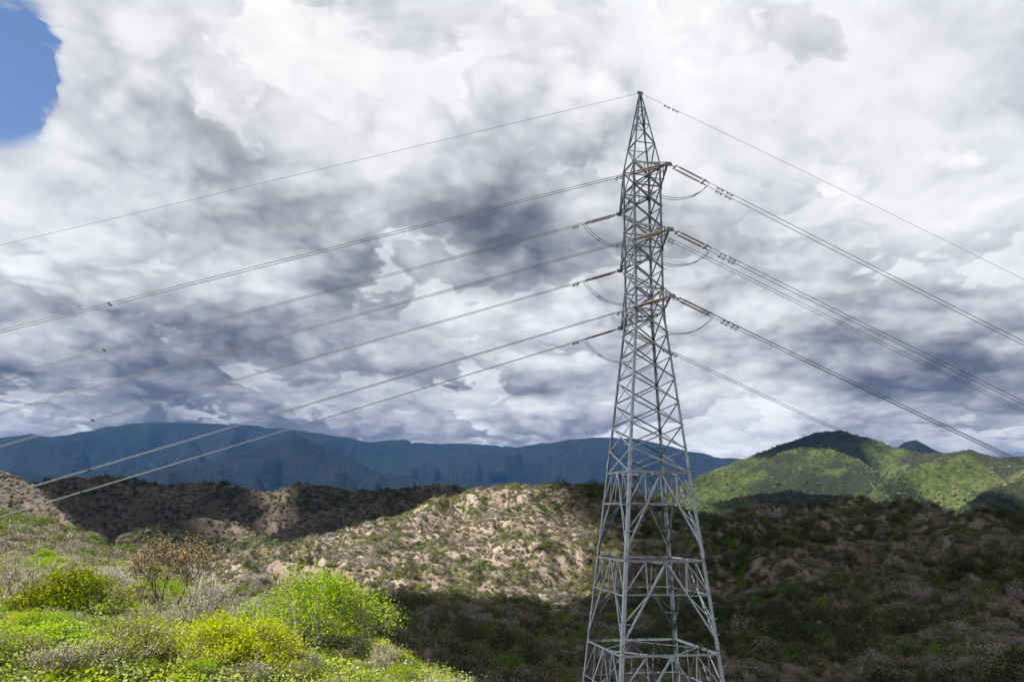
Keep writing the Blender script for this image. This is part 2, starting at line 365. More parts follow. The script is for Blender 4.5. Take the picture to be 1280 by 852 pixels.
def cloud(poly, zg, alt, cell, wob, thick, seed, holes=()):
    """cumulus of height alt standing between the sun and the patch of ground poly (x, y) at height zg"""
    off = (alt - zg)/math.tan(SUN_EL)*SUN_H
    P = np.asarray(poly, float); lo = P.min(0) - 2*wob; hi = P.max(0) + 2*wob
    gx = np.arange(lo[0], hi[0], cell); gy = np.arange(lo[1], hi[1], cell); X, Y = np.meshgrid(gx, gy)
    sd = poly_sd(P, X, Y)
    for hpoly in holes: sd = np.minimum(sd, -poly_sd(hpoly, X, Y))
    sd = sd + wob*2.2*fbm(X/(wob*4), Y/(wob*4), 6, seed, .6)
    ok = sd > 0
    bump = np.clip(sd/(thick*1.2), 0, 1)**.5
    lump = .55 + .9*np.abs(fbm(X/(thick*1.6), Y/(thick*1.6), 5, seed + 5, .55))*2
    top = alt + thick*bump*lump; bot = alt - .12*thick*bump*(1 + fbm(X/thick, Y/thick, 4, seed + 9))
    idx = -np.ones(X.shape, int); q = ok[:-1, :-1] & ok[1:, :-1] & ok[:-1, 1:] & ok[1:, 1:]
    use = np.zeros(X.shape, bool)
    for a in (0, 1):
        for b in (0, 1): use[a:a + q.shape[0], b:b + q.shape[1]] |= q
    n = use.sum(); idx[use] = np.arange(n)
    V = np.concatenate([np.stack([X[use] + off[0], Y[use] + off[1], top[use]], 1), np.stack([X[use] + off[0], Y[use] + off[1], bot[use]], 1)])
    i, j = np.nonzero(q)
    a, b, c, d = idx[i, j], idx[i, j+1], idx[i+1, j+1], idx[i+1, j]
    F = np.concatenate([np.stack([a, b, c, d], 1), np.stack([d, c, b, a], 1) + n])
    # side walls round the rim
    qp = np.pad(q, 1); W = []
    for di, dj, e0, e1 in ((-1, 0, (0, 0), (0, 1)), (1, 0, (1, 1), (1, 0)), (0, -1, (1, 0), (0, 0)), (0, 1, (0, 1), (1, 1))):
        m = ~qp[i + 1 + di, j + 1 + dj]
        p0 = idx[i[m] + e0[0], j[m] + e0[1]]; p1 = idx[i[m] + e1[0], j[m] + e1[1]]
        W.append(np.stack([p1, p0, p0 + n, p1 + n], 1))
    F = np.concatenate([F] + W)
    o = mesh_obj('cloud', [tuple(v) for v in V], [tuple(int(k) for k in f) for f in F], M_CLOUD, smooth=True)
    o['kind'] = 'structure'
    return o
def pg(*pts): return [pix_ground(*p)[:2] for p in pts]
def pol(*ar): return [(r*math.sin(R(a)), r*math.cos(R(a))) for a, r in ar]
# shadow over the valley and the dark hill to the right of the sunlit slope
S1 = pg((330, 752), (420, 757), (500, 757), (600, 748), (690, 742), (728, 738), (748, 700), (742, 664), (705, 640)) + \
     pol((4.0, 372), (3.2, 400), (6, 520), (20, 520), (38, 460), (48, 300), (56, 150), (58, 75), (50, 47), (40, 50), (20, 58), (9, 68), (2, 80), (-6, 78), (-13, 80), (-18, 100))
cloud(S1, 0.0, 1500.0, 5.0, 9.0, 90.0, 31)
# shadow over the ridges beyond the sunlit slope
S2 = pol((-29.5, 700), (-27, 560), (-22, 500), (-19, 590), (-12, 590), (-9, 500), (-6, 470), (-3, 500), (-1, 420), (1.5, 395), (2.6, 398), (6, 540), (10, 900), (8, 1250), (-10, 1300), (-24, 1300), (-30, 1100))
HOLE = pol((-17.6, 700), (-15.5, 720), (-14.6, 860), (-15.6, 900), (-17.2, 800))
cloud(S2, -10.0, 2000.0, 10.0, 18.0, 140.0, 32, holes=[HOLE])
# shadows on the green mountains: the summit, and patches on the lower slopes
S3 = pol((13.5, 2350), (17, 2330), (20, 2330), (23.5, 2230), (24.5, 2420), (27, 2500), (33, 2300), (36, 2600), (30, 3000), (18, 3000), (12, 2800))
cloud(S3, 180.0, 3300.0, 28.0, 60.0, 200.0, 33)
S4 = pol((14, 1150), (20, 1180), (23, 1290), (22.5, 1500), (19.5, 1560), (17, 1500), (14, 1420))
cloud(S4, 0.0, 3000.0, 20.0, 40.0, 160.0, 34)
S5 = pol((26.5, 1420), (29.5, 1300), (34, 1060), (38, 1000), (38, 1180), (31, 1420), (29.5, 1640), (27.5, 1640))
cloud(S5, 0.0, 3000.0, 20.0, 36.0, 160.0, 35)
# ------------------------------------------------------------------ lattice tower
TD, TAZ, TYAW = 48.0, R(9.694), R(12.798)
TX, TY = TD*math.sin(TAZ), TD*math.cos(TAZ)
E2 = np.array([math.cos(TYAW), math.sin(TYAW), 0.0])       # along the line, to the right
N2 = np.array([math.sin(TYAW), -math.cos(TYAW), 0.0])      # along the cross-arms, towards the viewer
ZUP = np.array([0.0, 0.0, 1.0])
Z_BASE = float(ground_z(np.array([TX]), np.array([TY]))[0]) + .25
Z_PEAK = 27.2
def hw(z):
    if z > 21.85: return .06 + (.92 - .06)*(Z_PEAK - z)/(Z_PEAK - 21.85)
    if z > 12.33: return .924
    return .924 + (12.33 - z)*.0978
SIGN = {'F': (-1, 1), 'R': (1, 1), 'B': (1, -1), 'L': (-1, -1)}   # (along line, along arm)
FACES = [('F', 'R'), ('R', 'B'), ('B', 'L'), ('L', 'F')]
def corner(c, z):
    a, b = SIGN[c]; h = hw(z)
    return np.array([TX, TY, z]) + E2*a*h + N2*b*h

def steel(name, lo, hi, rough):
    m, g, b = material(name)
    P = g.new('ShaderNodeNewGeometry').outputs['Position']
    oi = g.new('ShaderNodeObjectInfo').outputs['Random']
    n = g.noise(P, 3.0, 5, .65)
    f = g.m('ADD', g.m('MULTIPLY', n, .7), g.m('MULTIPLY', oi, .3))
    g.put(b.inputs['Base Color'], g.ramp(f, [(.25, lo), (.75, hi)]))
    b.inputs['Metallic'].default_value = .2; b.inputs['Roughness'].default_value = rough
    return m
M_STEEL = steel('galvanised_steel', (.07, .085, .11), (.20, .225, .26), .5)
M_DARKST = steel('weathered_fittings', (.07, .075, .08), (.13, .135, .14), .5)
M_WIRE = steel('aluminium_wire', (.07, .073, .08), (.11, .115, .12), .45)
def insul_mat():
    m, g, b = material('brown_glaze')
    P = g.new('ShaderNodeNewGeometry').outputs['Position']
    g.put(b.inputs['Base Color'], g.ramp(g.noise(P, 5, 3, .5), [(.3, (.07, .042, .024)), (.7, (.20, .115, .055))]))
    b.inputs['Roughness'].default_value = .3
    return m
M_INS = insul_mat()

TOWER = empty('transmission_tower', (TX, TY, Z_BASE))
tag(TOWER, 'tall grey steel lattice transmission tower with six cross-arms above the scrub valley', 'pylon')
TINV = Matrix.Translation((-TX, -TY, -Z_BASE))
def angle_mesh(p, q, w, nrm, t=None):
    """steel angle section from p to q; nrm points to the inner side of its face"""
    t = t or max(.012, w*.13)
    p = np.asarray(p, float); q = np.asarray(q, float)
    d = q - p; d = d/np.linalg.norm(d)
    v = nrm - d*np.dot(nrm, d); v = v/np.linalg.norm(v); u = np.cross(d, v)
    prof = [(0, 0), (w, 0), (w, t), (t, t), (t, w), (0, w)]
    V = [c + u*a + v*b for c in (p, q) for a, b in prof]
    F = [(i, (i + 1) % 6, 6 + (i + 1) % 6, 6 + i) for i in range(6)] + [(3, 2, 1, 0), (5, 4, 3, 0), (6, 7, 8, 9), (6, 9, 10, 11)]
    return V, F
def member(name, p, q, w, nrm, parent=None, org=None):
    o_ = np.array([TX, TY, Z_BASE]) if org is None else org
    V, F = angle_mesh(np.asarray(p) - o_, np.asarray(q) - o_, w, nrm)
    return mesh_obj(name, V, F, M_STEEL, parent or TOWER)
def plate(name, c, ux, uy, sx, sy, th, parent=None, mat=None):
    c = np.asarray(c) - np.array([TX, TY, Z_BASE]); nz = np.cross(ux, uy); nz = nz/np.linalg.norm(nz)
    V = []
    for s in (-1, 1):
        for a, b in ((-.7, -1), (.7, -1), (1, -.5), (1, .5), (.7, 1), (-.7, 1), (-1, .5), (-1, -.5)):
            V.append(c + ux*a*sx + uy*b*sy + nz*s*th/2)
    F = [(7, 6, 5, 4, 3, 2, 1, 0), (8, 9, 10, 11, 12, 13, 14, 15)] + [(i, (i + 1) % 8, 8 + (i + 1) % 8, 8 + i) for i in range(8)]
    return mesh_obj(name, V, F, mat or M_STEEL, parent or TOWER)

def inward(f):
    a, b = f; m = corner(a, 0) + corner(b, 0); m = m/2 - np.array([TX, TY, 0]); return -m/np.linalg.norm(m)
ARM_Z = [20.34, 16.30, 12.33]
ARM_L = 4.12
UP = [21.85, 20.34, 19.03, 17.71, 16.30, 14.98, 13.68, 12.33]
MID = [12.33 - (12.33 - 2.58)*k/7 for k in range(8)]
LOW = [2.58, -2.26, -7.04, -12.2, Z_BASE]

# four legs
for c in 'FRBL':
    a, b = SIGN[c]; V = []; F = []
    segs = [(Z_PEAK - .05, 21.85, .085), (21.85, 12.33, .13), (12.33, 2.58, .15), (2.58, -7.04, .185), (-7.04, Z_BASE - .3, .2)]
    for z0, z1, w in segs:
        p, q = corner(c, z0), corner(c, z1)
        org = np.array([TX, TY, Z_BASE]); p = p - org; q = q - org
        u = -E2*a; v = -N2*b; t = .026
        prof = [(0, 0), (w, 0), (w, t), (t, t), (t, w), (0, w)]
        k = len(V); V += [s + u*x + v*y for s in (p, q) for x, y in prof]
        F += [tuple(k + i for i in f) for f in [(j, (j + 1) % 6, 6 + (j + 1) % 6, 6 + j) for j in range(6)] + [(3, 2, 1, 0), (5, 4, 3, 0), (6, 7, 8, 9), (6, 9, 10, 11)]]
    leg = mesh_obj('leg', V, F, M_STEEL, TOWER)
    # splice plates where two lengths of leg are bolted together
    for zs in (12.0, 3.2, -1.75, -6.5, -11.6):
        V = []; Fs = []
        for dirv, oth in ((-E2*a, N2*b), (-N2*b, E2*a)):
            k = len(V); cc = corner(c, zs) - np.array([TX, TY, Z_BASE]) + oth*.006
            for s in (0, 1):
                for x, y in ((.01, -.28), (.17, -.28), (.17, .28), (.01, .28)):
                    V.append(cc + dirv*x + (corner(c, zs + 1) - corner(c, zs))*y + oth*.02*s)
            Fs += [tuple(k + i for i in f) for f in [(0, 1, 2, 3), (7, 6, 5, 4), (0, 4, 5, 1), (1, 5, 6, 2), (2, 6, 7, 3), (3, 7, 4, 0)]]
        mesh_obj('splice_plate', V, Fs, M_STEEL, leg)
# peak
PK = [21.85, 23.35, 24.75, 26.0, 27.0]
for f in FACES:
    a, b = f; nn = inward(f)
    for i in range(4):
        z0, z1 = PK[i], PK[i+1]
        s, t = (a, b) if i % 2 == FACES.index(f) % 2 else (b, a)
        if i < 3: member('diagonal_brace', corner(s, z0), corner(t, z1), .06, nn)
        if 0 < i: member('horizontal_strut', corner(a, z0), corner(b, z0), .055, nn)
    # cage between the cross-arms, and the tapering body below: crossed diagonals
    for zz, w in ((UP, .085), (MID, .085)):
        for i in range(len(zz) - 1):
            off = nn*.014
            member('diagonal_brace', corner(a, zz[i]), corner(b, zz[i+1]), w, nn)
            member('diagonal_brace', corner(b, zz[i]) + off, corner(a, zz[i+1]) + off, w*.8, nn)
    for z in (21.85, 20.34, 17.71, 16.30, 13.68, 12.33):
        member('horizontal_strut', corner(a, z), corner(b, z), .085, nn)
    # lower panels: inverted V with redundant bracing
    for i in range(4):
        zt, zb = LOW[i], LOW[i+1]
        A0, B0 = corner(a, zt), corner(b, zt); M = (A0 + B0)/2
        member('horizontal_strut', A0, B0, .11, nn)
        z1, z2 = zt + (zb - zt)*.36, zt + (zb - zt)*.67
        zf = zb + .12*(zt - zb) if i < 3 else zb + .3
        P = {}
        for s, c0 in (('a', A0), ('b', B0)):
            c = a if s == 'a' else b
            foot = corner(c, zf)
            member('diagonal_brace', M, foot, .095, nn)
            dg = lambda z: M + (foot - M)*((zt - z)/(zt - zf))
            l1, l2, d1, d2 = corner(c, z1), corner(c, z2), dg(z1), dg(z2)
            qp = (c0 + M)/2; off = nn*.012
            member('redundant_brace', l1 + off, d1 + off, .06, nn)
            member('redundant_brace', l2 + off, d2 + off, .055, nn)
            member('redundant_brace', qp + off, l1 + off, .06, nn)
            member('redundant_brace', qp + off, d1 + off, .055, nn)
            member('redundant_brace', d1 + off*2, l2 + off*2, .055, nn)
            P[s] = d1
        member('horizontal_strut', P['a'], P['b'], .06, nn)
        member('redundant_brace', M, (P['a'] + P['b'])/2, .05, nn)
        u = (B0 - A0)/np.linalg.norm(B0 - A0)
        plate('gusset_plate', M - nn*.012 - ZUP*.12, u, ZUP, .15, .13, .016)
    for z in ARM_Z:
        for c in f[:1]:
            u = corner(b, z) - corner(a, z); u = u/np.linalg.norm(u)
            plate('gusset_plate', corner(a, z) - nn*.02 + u*.12, u, ZUP, .17, .2, .014)
# plan bracing inside the rings
for z in LOW[:4] + [12.33]:
    mids = [(corner(a, z) + corner(b, z))/2 for a, b in FACES]
    for i in range(4):
        member('plan_brace', mids[i] - ZUP*.02, mids[(i+1) % 4] - ZUP*.02, .06, -ZUP)
# cap plate on the peak
plate('peak_plate', (TX, TY, Z_PEAK - .02), E2, ZUP, .2, .11, .04, mat=M_DARKST)
# step bolts up one leg
SB_V = []; SB_F = []
for k in range(6):
    an = k*math.pi/3
    SB_V += [(0, .014*math.cos(an), .014*math.sin(an)), (.15, .014*math.cos(an), .014*math.sin(an)), (.15, .026*math.cos(an), .026*math.sin(an)), (.17, .026*math.cos(an), .026*math.sin(an))]
for k in range(6):
    j = (k + 1) % 6
    SB_F += [(k*4 + i, j*4 + i, j*4 + i + 1, k*4 + i + 1) for i in range(3)]
SB_F.append(tuple(k*4 + 3 for k in range(6)))
sb = bpy.data.meshes.new('step_bolt'); sb.from_pydata(SB_V, [], SB_F); sb.materials.append(M_STEEL)
z = -14.0; k = 0
while z < 20:
    o = bpy.data.objects.new('step_bolt', sb); COL.objects.link(o); o.parent = TOWER
    p = corner('R', z) - np.array([TX, TY, Z_BASE]) - N2*.05
    o.location = p; o.rotation_euler = (0, 0, TYAW); z += .8 if z < 3 else .6

# cross-arms: two level chords, two sloping ties, lacing
TIPS = {}
for k, z in enumerate(ARM_Z):
    for side, s in (('n', 1), ('f', -1)):
        tip = np.array([TX, TY, z]) + N2*s*ARM_L; TIPS[side + str(k)] = tip
        cs = ('F', 'R') if s > 0 else ('L', 'B')
        arm = None
        for c in cs:
            p = corner(c, z); V, F = angle_mesh(p - np.array([TX, TY, Z_BASE]), tip - np.array([TX, TY, Z_BASE]), .10, ZUP)
            if arm is None: arm = mesh_obj('cross_arm', V, F, M_STEEL, TOWER)
            else: mesh_obj('chord', V, F, M_STEEL, arm)
            up = corner(c, z + 1.4)
            V, F = angle_mesh(up - np.array([TX, TY, Z_BASE]), tip + ZUP*.06 - np.array([TX, TY, Z_BASE]), .075, ZUP)
            mesh_obj('tie', V, F, M_STEEL, arm)
            for t0, t1 in ((.33, .33), (.66, .66), (.33, .66)):
                a0 = p + (tip - p)*t0; a1 = up + (tip - up)*t1
                V, F = angle_mesh(a0 - np.array([TX, TY, Z_BASE]), a1 - np.array([TX, TY, Z_BASE]), .05, E2*(1 if c in 'FL' else -1))
                mesh_obj('lacing', V, F, M_STEEL, arm)
        p0, p1 = corner(cs[0], z), corner(cs[1], z)
        for t0, t1 in ((0, .35), (.35, .35), (.35, .7), (.7, .7)):
            a0 = p0 + (tip - p0)*t0; a1 = p1 + (tip - p1)*t1
            V, F = angle_mesh(a0 - np.array([TX, TY, Z_BASE + .01]), a1 - np.array([TX, TY, Z_BASE + .01]), .05, ZUP)
            mesh_obj('lacing', V, F, M_STEEL, arm)
        o = plate('tip_plate', tip, E2, ZUP, .2, .12, .05, parent=arm, mat=M_DARKST)

# ------------------------------------------------------------------ tubes
def tube(pts, rad, n=6, cap=True):
    pts = [np.asarray(p, float) for p in pts]; V = []; F = []
    ref = np.array([0, 0, 1.0])
    for i, p in enumerate(pts):
        d = pts[min(i + 1, len(pts) - 1)] - pts[max(i - 1, 0)]; d = d/np.linalg.norm(d)
        if abs(np.dot(d, ref)) > .98: ref = np.array([1.0, 0, 0])
        u = np.cross(d, ref); u = u/np.linalg.norm(u); v = np.cross(d, u)
        rr = rad[i] if hasattr(rad, '__len__') else rad
        V += [p + rr*(u*math.cos(2*math.pi*k/n) + v*math.sin(2*math.pi*k/n)) for k in range(n)]
    for i in range(len(pts) - 1):
        F += [(i*n + k, i*n + (k+1) % n, (i+1)*n + (k+1) % n, (i+1)*n + k) for k in range(n)]
    if cap: F += [tuple(range(n))[::-1], tuple(range((len(pts)-1)*n, len(pts)*n))]
    return V, F
def merge(parts):
    V = []; F = []
    for v, f in parts:
        k = len(V); V += list(v); F += [tuple(i + k for i in q) for q in f]
    return V, F

SPAN = {'l': (R(191.115), -.362, 5e-5, -.377, 3e-5, 190.0), 'r': (R(14.102), -.383, .00038, -.33, -.0004, 190.0)}
def wire_pt(P, side, s, earth=False):
    phi, A, B, Ae, Be, _ = SPAN[side]
    if earth: A, B = Ae, Be
    return np.array([P[0] + math.cos(phi)*s, P[1] + math.sin(phi)*s, P[2] + A*s + B*s*s])
def frame_at(P, side, s, earth=False):
    d = wire_pt(P, side, s + .1, earth) - wire_pt(P, side, s, earth); d = d/np.linalg.norm(d)
    v = np.cross(ZUP, d); v = v/np.linalg.norm(v); return d, v, np.cross(d, v)
LV = {'0': 'upper', '1': 'middle', '2': 'lowest'}
SD = {'l': 'towards the green scrub', 'r': 'towards the shaded hill'}
ARMN = {'n': 'cross-arm before the lattice', 'f': 'cross-arm behind the lattice'}
GAP = .20
LS = 2.5                                         # tip to the far yoke
def damper(P, side, s, voff, earth, parent, org):
    d, v, w = frame_at(P, side, s, earth); c = wire_pt(P, side, s, earth) + v*voff - w*.09 - org
    parts = [tube([c - d*.22, c - d*.2, c - d*.09, c - d*.07], [.02, .042, .042, .02], 8), tube([c + d*.07, c + d*.09, c + d*.2, c + d*.22], [.02, .042, .042, .02], 8),
             tube([c - d*.08, c + d*.08], .010, 5), tube([c, c + w*.10], .016, 5)]
    V, F = merge(parts); mesh_obj('vibration_damper', V, F, M_DARKST, parent)
for key, tip in TIPS.items():
    for side in 'lr':
        # twin insulator strings
        S = empty('insulator_string', tip)
        tag(S, 'twin brown insulator strings on %s %s, %s' % (LV[key[1]], ARMN[key[0]], SD[side]), 'insulator', 'insulator strings on the cross-arms')
        d, v, w = frame_at(tip, side, 1.0)
        V, F = merge([tube([d*.05, d*.42], .03, 6), tube([d*.42 - v*(GAP + .06), d*.42 + v*(GAP + .06)], .04, 6)])
        y0 = mesh_obj('yoke_plate', V, F, M_DARKST, S)
        V, F = merge([tube([d*(LS - .16) - v*(GAP + .1), d*(LS - .16) + v*(GAP + .1)], .045, 6), tube([d*(LS - .16) - v*GAP, d*(LS + .12) - v*GAP], .035, 6), tube([d*(LS - .16) + v*GAP, d*(LS + .12) + v*GAP], .035, 6)])
        mesh_obj('yoke_plate', V, F, M_DARKST, S)
        for q in (-1, 1):
            pts = []; rad = []
            n = 19; L0, L1 = .58, LS - .3
            for i in range(n):
                a = L0 + (L1 - L0)*i/n; h = (L1 - L0)/n
                pts += [d*a, d*(a + .30*h), d*(a + .42*h), d*(a + .62*h)]; rad += [.038, .042, .075, .038]
            pts = [p + v*q*GAP for p in pts]
            V, F = tube(pts, rad, 10); st = mesh_obj('insulator_stack', V, F, M_INS, S, True)
            V, F = merge([tube([d*.42 + v*q*GAP, d*L0 + v*q*GAP], .022, 6), tube([d*L1 + v*q*GAP, d*(LS - .16) + v*q*GAP], .022, 6)])
            mesh_obj('end_fitting', V, F, M_DARKST, st)
        # conductor bundle of the span
        org = wire_pt(tip, side, LS)
        C = empty('power_line', org)
        tag(C, 'twin conductor cables from %s %s, %s' % (LV[key[1]], ARMN[key[0]], SD[side]), 'power line', 'conductor bundles of the overhead line')
        ss = np.concatenate([np.linspace(LS, 60, 34), np.linspace(66, SPAN[side][5], 14)])
        for q in (-1, 1):
            pts = []
            for s in ss:
                _, vv, _ = frame_at(tip, side, s); pts.append(wire_pt(tip, side, s) + vv*q*GAP - org)
            V, F = tube(pts, .0165, 6); mesh_obj('wire', V, F, M_WIRE, C, True)
            for s in ((LS + .75, LS + 1.35) if side == 'r' else (LS + .6,)): damper(tip, side, s + .05*q, q*GAP, False, C, org)
        for s in ((31.5, 78., 125.) if side == 'l' else (70., 115.)):
            s = s + 2.4*math.sin(7.3*ord(key[0]) + 3.1*int(key[1]))
            _, vv, ww = frame_at(tip, side, s); c = wire_pt(tip, side, s) - org
            V, F = merge([tube([c - vv*(GAP + .05), c + vv*(GAP + .05)], .028, 6), tube([c - vv*(GAP+.0) - ww*.05, c - vv*GAP + ww*.05], .04, 6), tube([c + vv*GAP - ww*.05, c + vv*GAP + ww*.05], .04, 6)])
            mesh_obj('spacer', V, F, M_DARKST, C)
    # jumper loop from one span to the other under the arm
    Jp = empty('jumper_loop', tip)
    tag(Jp, 'slack twin jumper cable hanging under the %s %s' % (LV[key[1]], ARMN[key[0]]), 'jumper cable', 'jumper loops under the cross-arms')
    a0 = wire_pt(tip, 'l', LS) - tip; a1 = wire_pt(tip, 'r', LS) - tip
    for q in (-1, 1):
        pts = []
        for t in np.linspace(0, 1, 25):
            b = a0*(1 - t) + a1*t; sag = 1 - (2*t - 1)**2
            b = b - ZUP*(sag**.85)*1.3 + N2*(q*GAP*(1 - .25*math.sin(t*math.pi)) + (.25 if key[0] == 'n' else -.25)*sag)
            pts.append(b)
        V, F = tube(pts, .017, 6); mesh_obj('wire', V, F, M_WIRE, Jp, True)
        for t in (5, 19):
            V, F = tube([pts[t], (pts[t] + pts[t+1])/2, pts[t+1]], .034, 6); mesh_obj('clamp', V, F, M_DARKST, Jp)
PKP = np.array([TX, TY, Z_PEAK - .02])
for side in 'lr':
    o = empty('earth_wire', PKP)
    tag(o, 'single thin earth wire from the tower peak, span %s' % SD[side], 'earth wire', 'earth wires from the peak')
    st = wire_pt(PKP, side, .12, True)
    V, F = tube([wire_pt(PKP, side, s, True) - PKP for s in np.concatenate([np.linspace(.15, 60, 36), np.linspace(66, SPAN[side][5], 14)])], .0105, 6)
    mesh_obj('wire', V, F, M_WIRE, o, True)
    for s in (1.9, 2.5) if side == 'r' else (): damper(PKP, side, s, 0, True, o, PKP)
# ------------------------------------------------------------------ vegetation
def leaf_material(name, cols, rand=.25, trans=.35, rough=.6, sat=.5):
    """cols: dark and light leaf colour; each leaf and each plant differs a little"""
    m = bpy.data.materials.new(name); m.use_nodes = True; t = m.node_tree; t.nodes.clear(); g = G(t)
    at = g.new('ShaderNodeAttribute', attribute_name='var').outputs['Fac']
    oi = g.new('ShaderNodeObjectInfo').outputs['Random']
    c = g.ramp(at, [(0, cols[0]), (.5, tuple((a + b)/2 for a, b in zip(*cols))), (1, cols[1])])
    hs = g.new('ShaderNodeHueSaturation')
    g.put(hs.inputs['Hue'], g.m('MULTIPLY_ADD', oi, .07*rand/.25, .5 - .035*rand/.25)); g.put(hs.inputs['Saturation'], g.m('MULTIPLY_ADD', g.m('FRACT', g.m('MULTIPLY', oi, 7.31)), sat, 1.22 - sat))
    g.put(hs.inputs['Value'], g.m('MULTIPLY_ADD', g.m('FRACT', g.m('MULTIPLY', oi, 13.7)), rand*2, 1 - rand)); g.put(hs.inputs['Color'], c)
    d = g.new('ShaderNodeBsdfPrincipled'); g.put(d.inputs['Base Color'], hs.outputs[0]); d.inputs['Roughness'].default_value = rough; d.inputs['Specular IOR Level'].default_value = .12
    o = g.new('ShaderNodeOutputMaterial')
    if trans > 0:
        tr = g.new('ShaderNodeBsdfTranslucent'); g.put(tr.inputs[0], hs.outputs[0])
        mx = g.new('ShaderNodeMixShader'); mx.inputs[0].default_value = trans
        g.l.new(d.outputs[0], mx.inputs[1]); g.l.new(tr.outputs[0], mx.inputs[2]); g.l.new(mx.outputs[0], o.inputs[0])
    else: g.l.new(d.outputs[0], o.inputs[0])
    return m
def mesh_np(name, V, F, mat, var=None):
    """V (n,3), F (m,k) arrays -> mesh with a per-vertex value 'var'"""
    V = np.asarray(V, np.float32); F = np.asarray(F, np.int32); k = F.shape[1]
    me = bpy.data.meshes.new(name)
    me.vertices.add(len(V)); me.vertices.foreach_set('co', V.ravel())
    me.loops.add(F.size); me.loops.foreach_set('vertex_index', F.ravel())
    me.polygons.add(len(F)); me.polygons.foreach_set('loop_start', np.arange(0, F.size, k, dtype=np.int32))
    me.update(calc_edges=True)
    if var is not None:
        a = me.attributes.new('var', 'FLOAT', 'POINT'); a.data.foreach_set('value', np.asarray(var, np.float32))
    me.materials.append(mat); return me
def leaves(C, size, rng, up=.35, aspect=.55, N=None):
    """one diamond-shaped leaf at each point of C"""
    n = len(C)
    if N is None: N = rng.normal(size=(n, 3))*.55 + np.array([-.25, .1, .85])     # leaves turn to the light
    N = N/np.linalg.norm(N, axis=1)[:, None]
    d = np.cross(N, rng.normal(size=(n, 3))); d /= np.linalg.norm(d, axis=1)[:, None] + 1e-9
    u = np.cross(d, N); w = N
    s = (size*(.6 + .8*rng.random(n)))[:, None]
    V = np.stack([C, C + d*s*.5 + u*s*aspect*.5 + w*s*.08, C + d*s, C + d*s*.5 - u*s*aspect*.5 + w*s*.08], 1).reshape(-1, 3)
    F = np.arange(4*n).reshape(n, 4)
    return V, F, np.repeat(rng.random(n), 4)
def twigs(seed, h, w, stems, splits, spread, r0, up=.5, rmin=.006, crook=.25, lens=None, prune=0.0):
    """branching skeleton: returns vertices, quads, tips"""
    rng = np.random.default_rng(seed)
    V = []; F = []; tips = []; nodes = []
    depth = len(splits)
    lens = lens or [.42, .30, .22, .16, .12]
    size = np.array([w/2, w/2, h])
    def seg(p, q, ra, rb):
        d = q - p; L = np.linalg.norm(d); d = d/(L + 1e-9)
        a = np.cross(d, [0.3, .2, 1]); a = a/(np.linalg.norm(a) + 1e-9); b = np.cross(d, a); k = len(V)
        for c, r in ((p, ra), (q, rb)):
            for j in range(3):
                an = j*2.0944; V.append(c + r*(a*math.cos(an) + b*math.sin(an)))
        for j in range(3): F.append((k + j, k + (j+1) % 3, k + 3 + (j+1) % 3, k + 3 + j))
    def grow(p, d, lev, rad):
        L = lens[lev]*(.75 + .5*rng.random()); n = 3 if lev == 0 else 2
        r = rad
        for i in range(n):
            d = d + rng.normal(size=3)*crook; d[2] += up*.25; d = d/np.linalg.norm(d)
            q = p + d*size*L/n
            r2 = max(rmin, r*.78); seg(p, q, r, r2); p, r = q, r2
            nodes.append((p, lev))
        if lev + 1 > depth - 1 + 0 and lev >= depth:
            tips.append(p); return
        if lev >= depth: tips.append(p); return
        for _ in range(splits[lev]):
            if rng.random() < prune: continue
            dd = d + rng.normal(size=3)*spread; dd[2] += up*.3; dd = dd/np.linalg.norm(dd)
            grow(p, dd, lev + 1, max(rmin, r*.72))
    for s in range(stems):
        an = 2*math.pi*(s + rng.random()*.7)/stems; lean = .25 + .75*rng.random()
        if stems == 1: lean = .1
        d = np.array([math.cos(an)*lean, math.sin(an)*lean, .55 + .5*rng.random()]); d = d/np.linalg.norm(d)
        grow(np.array([math.cos(an)*.05, math.sin(an)*.05, -.12]), d, 0, r0)
    return np.array(V), np.array(F), np.array(tips), nodes
BARK = {}
def bark(name, lo, hi):
    if name not in BARK:
        m, g, b = material(name); P = g.new('ShaderNodeNewGeometry').outputs['Position']
        oi = g.new('ShaderNodeObjectInfo').outputs['Random']
        f = g.m('ADD', g.m('MULTIPLY', g.noise(P, 6.0, 4, .6), .7), g.m('MULTIPLY', oi, .3))
        g.put(b.inputs['Base Color'], g.ramp(f, [(.3, lo), (.7, hi)])); b.inputs['Roughness'].default_value = .9
        BARK[name] = m
    return BARK[name]
B_DARK = bark('dark_bark', (.05, .04, .03), (.12, .10, .08))
B_GREY = bark('pale_grey_twigs', (.24, .215, .19), (.44, .40, .36))
B_PINK = bark('pinkish_twigs', (.22, .175, .155), (.40, .33, .30))
B_TAN = bark('tan_twigs', (.20, .14, .07), (.36, .26, .13))
L_BRIGHT = leaf_material('bright_green_leaves', ((.17, .29, .006), (.35, .48, .012)), .06, .4, sat=.25)
L_YELLOW = leaf_material('yellow_green_leaves', ((.27, .33, .005), (.48, .52, .008)), .05, .4, sat=.25)
L_OLIVE = leaf_material('olive_leaves', ((.16, .20, .025), (.36, .41, .06)), .2, .3)
L_DEEP = leaf_material('deep_green_leaves', ((.10, .15, .012), (.30, .36, .03)), .15, .35)
L_GREYG = leaf_material('grey_green_leaves', ((.20, .25, .08), (.42, .47, .18)), .2, .25)
L_TAN = leaf_material('tan_leaves', ((.27, .20, .06), (.50, .38, .12)), .12, .35)
L_PALE = leaf_material('pale_blossom', ((.42, .38, .30), (.68, .62, .52)), .12, .3)

